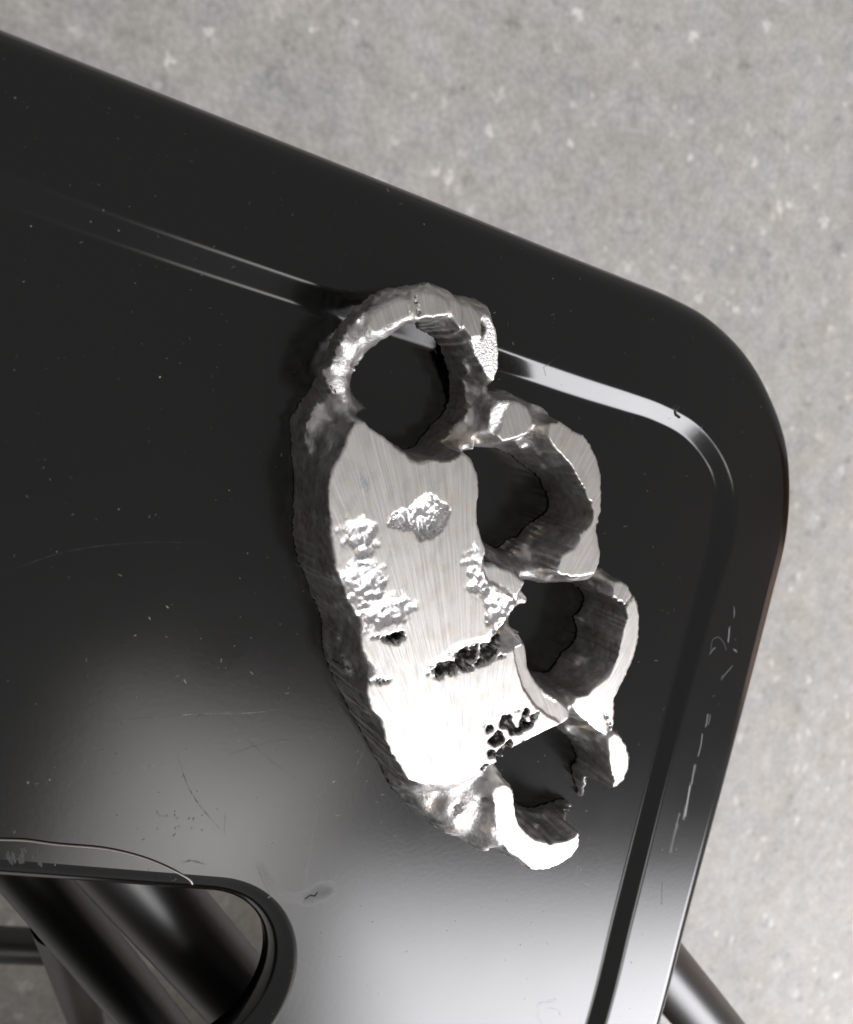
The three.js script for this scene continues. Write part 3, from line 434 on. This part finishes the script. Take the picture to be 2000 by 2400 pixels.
  const grain = dataTexture(1024, 1024, (x, y) => { const v = clamp(128 + 40 * n2(x / 12, y / 12) + 26 * n2(x / 6 + 50, y / 6) + 50 * n2(x / 30, y / 30 + 90) + 12 * n2(x / 3, y / 3), 0, 255); return [v, v, v]; });
  const torn = new THREE.MeshPhysicalMaterial({ color: new THREE.Color().setRGB(0.86, 0.86, 0.855), metalness: 1, vertexColors: true, roughness: 0.36, bumpMap: grain, bumpScale: 0.00014 });
  const pitMetal = new THREE.MeshPhysicalMaterial({ color: new THREE.Color().setRGB(1, 1, 1), metalness: 1, roughness: 0.42, bumpMap: grain, bumpScale: 0.00004, vertexColors: true });
  const pitDarkMetal = new THREE.MeshPhysicalMaterial({ color: new THREE.Color().setRGB(1, 1, 1), vertexColors: true, metalness: 1, roughness: 0.45, bumpMap: grain, bumpScale: 0.00015 });
  const skin = new THREE.MeshPhysicalMaterial({ color: 0xffffff, vertexColors: true, metalness: 1, roughness: 0.45, bumpMap: grain, bumpScale: 0.00011 });

  const casting = new THREE.Group(); casting.name = 'knuckle_casting';
  const org = [2, 0, 10]; casting.position.set(org[0] * MM, SEAT, org[2] * MM);
  casting.userData = { label: 'rough cast aluminium knuckle duster with ground faces and a broken finger ring on black seat', category: 'metal casting' };
  scene.add(casting);
  const fanC = world(1120, 2050, 18), inkAt = world(854, 1131, 18.6);
  const numbered = {};
  for (const [kk, qs] of parts) {
    const map = new Map(), pos = [], nor = [], uv = [], col = [], idx = [], f = typeof kk === 'number' ? F[kk] : null;
    const vert = (v, ax) => {
      if (map.has(v * 3 + ax)) return map.get(v * 3 + ax);
      const n = pos.length / 3; map.set(v * 3 + ax, n); const x = V[3 * v], y = V[3 * v + 1], z = V[3 * v + 2], nx = Nn[3 * v], ny = Nn[3 * v + 1], nz = Nn[3 * v + 2];
      pos.push((x - org[0]) * MM, y * MM, (z - org[2]) * MM);
      if (f) { let tx = f.gx, tz = f.gz; nor.push(nx, ny, nz); } else nor.push(nx, ny, nz);
      if (f && f.stroke === 'fan') { const dx = x - fanC[0], dz = z - fanC[1], a = Math.atan2(dx, -dz), r = Math.hypot(dx, dz); uv.push(a * 95 / 30, r / 60); }
      else if (f && f.kind === 'ground') { const c = Math.cos(f.stroke), s = Math.sin(f.stroke); uv.push((x * s - z * c) / 30 + f.h, (x * c + z * s) / 60 + f.c[0]); }
      else if (ax === 0) uv.push(y / 34 + 0.3, z / 34); else if (ax === 2) uv.push(x / 34, y / 34 + 0.6); else uv.push(x / 34, z / 34);
      // oxide and mould soot: brown and grey blotches in the cast skin
      const soot = 0.5 + 0.5 * n3(x / 7, y / 7, z / 7) * 0.7 + 0.25 * n3(x / 2.4 + 5, y / 2.4, z / 2.4), rust = sstep(0.35, 0.75, n3(x / 9 + 20, y / 9, z / 9) + 0.3 * n3(x / 1.8, y / 1.8, z / 1.8 + 4));
      if (f) {
        const ink = sstep(1.25, 0.7, Math.hypot((x - inkAt[0] - 0.35 * (z - inkAt[1])) * 1.15, (z - inkAt[1]) * 0.75) + 0.75 * n2(x * 1.9, z * 0.9)) * (0.45 + 0.4 * n2(x * 3, z * 0.8)), tan = 0.10 * sstep(0.2, 0.8, n2(x / 6 + 11, z / 6)), wipe = 1 - 0.10 * sstep(0, 0.8, n2(x / 4, z / 7 + 20) + 0.3 * n2(x, z));
        col.push(wipe * (1 - 0.55 * ink), wipe * (1 - 0.42 * ink) * (1 - 0.3 * tan), wipe * (1 - 0.22 * ink) * (1 - 0.7 * tan)); return n;
      }
      const fleck = n3(x / 1.3, y / 1.3, z / 1.3 + 60) + 0.6 * n3(x / 0.6, y / 0.6 + 30, z / 0.6);
      if (kk !== 'skin') {                                            // clean fracture grains; black residue with bare grains in the crevices
        const g = kk[0] === 'c' ? 0.86 - 0.15 * sstep(0.6, 0.95, fleck) : 0.16 + 0.6 * sstep(0.3, 0.8, n3(x / 1.9, y / 1.9, z / 1.9 + 60) + 0.4 * fleck);
        col.push(g, g * 0.99, g * (kk[0] === 'c' ? 1 : 0.95)); return n;
      }
      const smear = n3(x / 5 + 40, y / 2.2, z / 2.6) * 0.5 + n3(x / 1.7, y / 1.1 + 70, z / 1.4) * 0.35;
      const g = clamp(0.43 + 0.34 * clamp(soot, 0, 1.1) + 0.24 * smear + 0.06 * fleck * sstep(0.1, 0.5, smear), 0.15, 0.9); col.push(g * (1 + 0.02 * rust), g * (0.985 - 0.06 * rust), g * (0.965 - 0.14 * rust));
      return n;
    };
    for (const q of qs) {
      const m = [0, 0, 0]; for (const v of q) for (let c = 0; c < 3; c++) m[c] += Nn[3 * v + c]; const ab = m.map(Math.abs), ax = f ? 1 : ab[1] >= ab[0] * 0.9 && ab[1] >= ab[2] * 0.9 ? 1 : ab[0] >= ab[2] ? 0 : 2;
      const [a, b, c, d] = q.map((v) => vert(v, ax)); idx.push(a, b, c, a, c, d); }
    const name = f ? f.name : kk === 'skin' ? 'cast_skin' : kk[0] === 'c' ? 'shrinkage_cavity' : 'dark_crevice';
    numbered[name] = (numbered[name] ?? -1) + 1;
    const m = add(casting, name + (numbered[name] ? '_' + String(numbered[name]).padStart(3, '0') : ''), geo(pos, idx, nor, uv, col), f ? (f.kind === 'torn' ? torn : ground) : kk === 'skin' ? skin : kk[0] === 'c' ? pitMetal : pitDarkMetal);
    if (!f) m.userData.label = kk === 'skin' ? 'dark rough as-cast skin' : kk[0] === 'c' ? 'bright crystalline shrinkage cavity' : 'black crevice with pores';
  }
  console.log('casting', NX, NY, NZ, V.length / 3, quads.length, [...parts].map(([k, q]) => k + ':' + q.length).join(' '));
}

renderer.render(scene, camera);
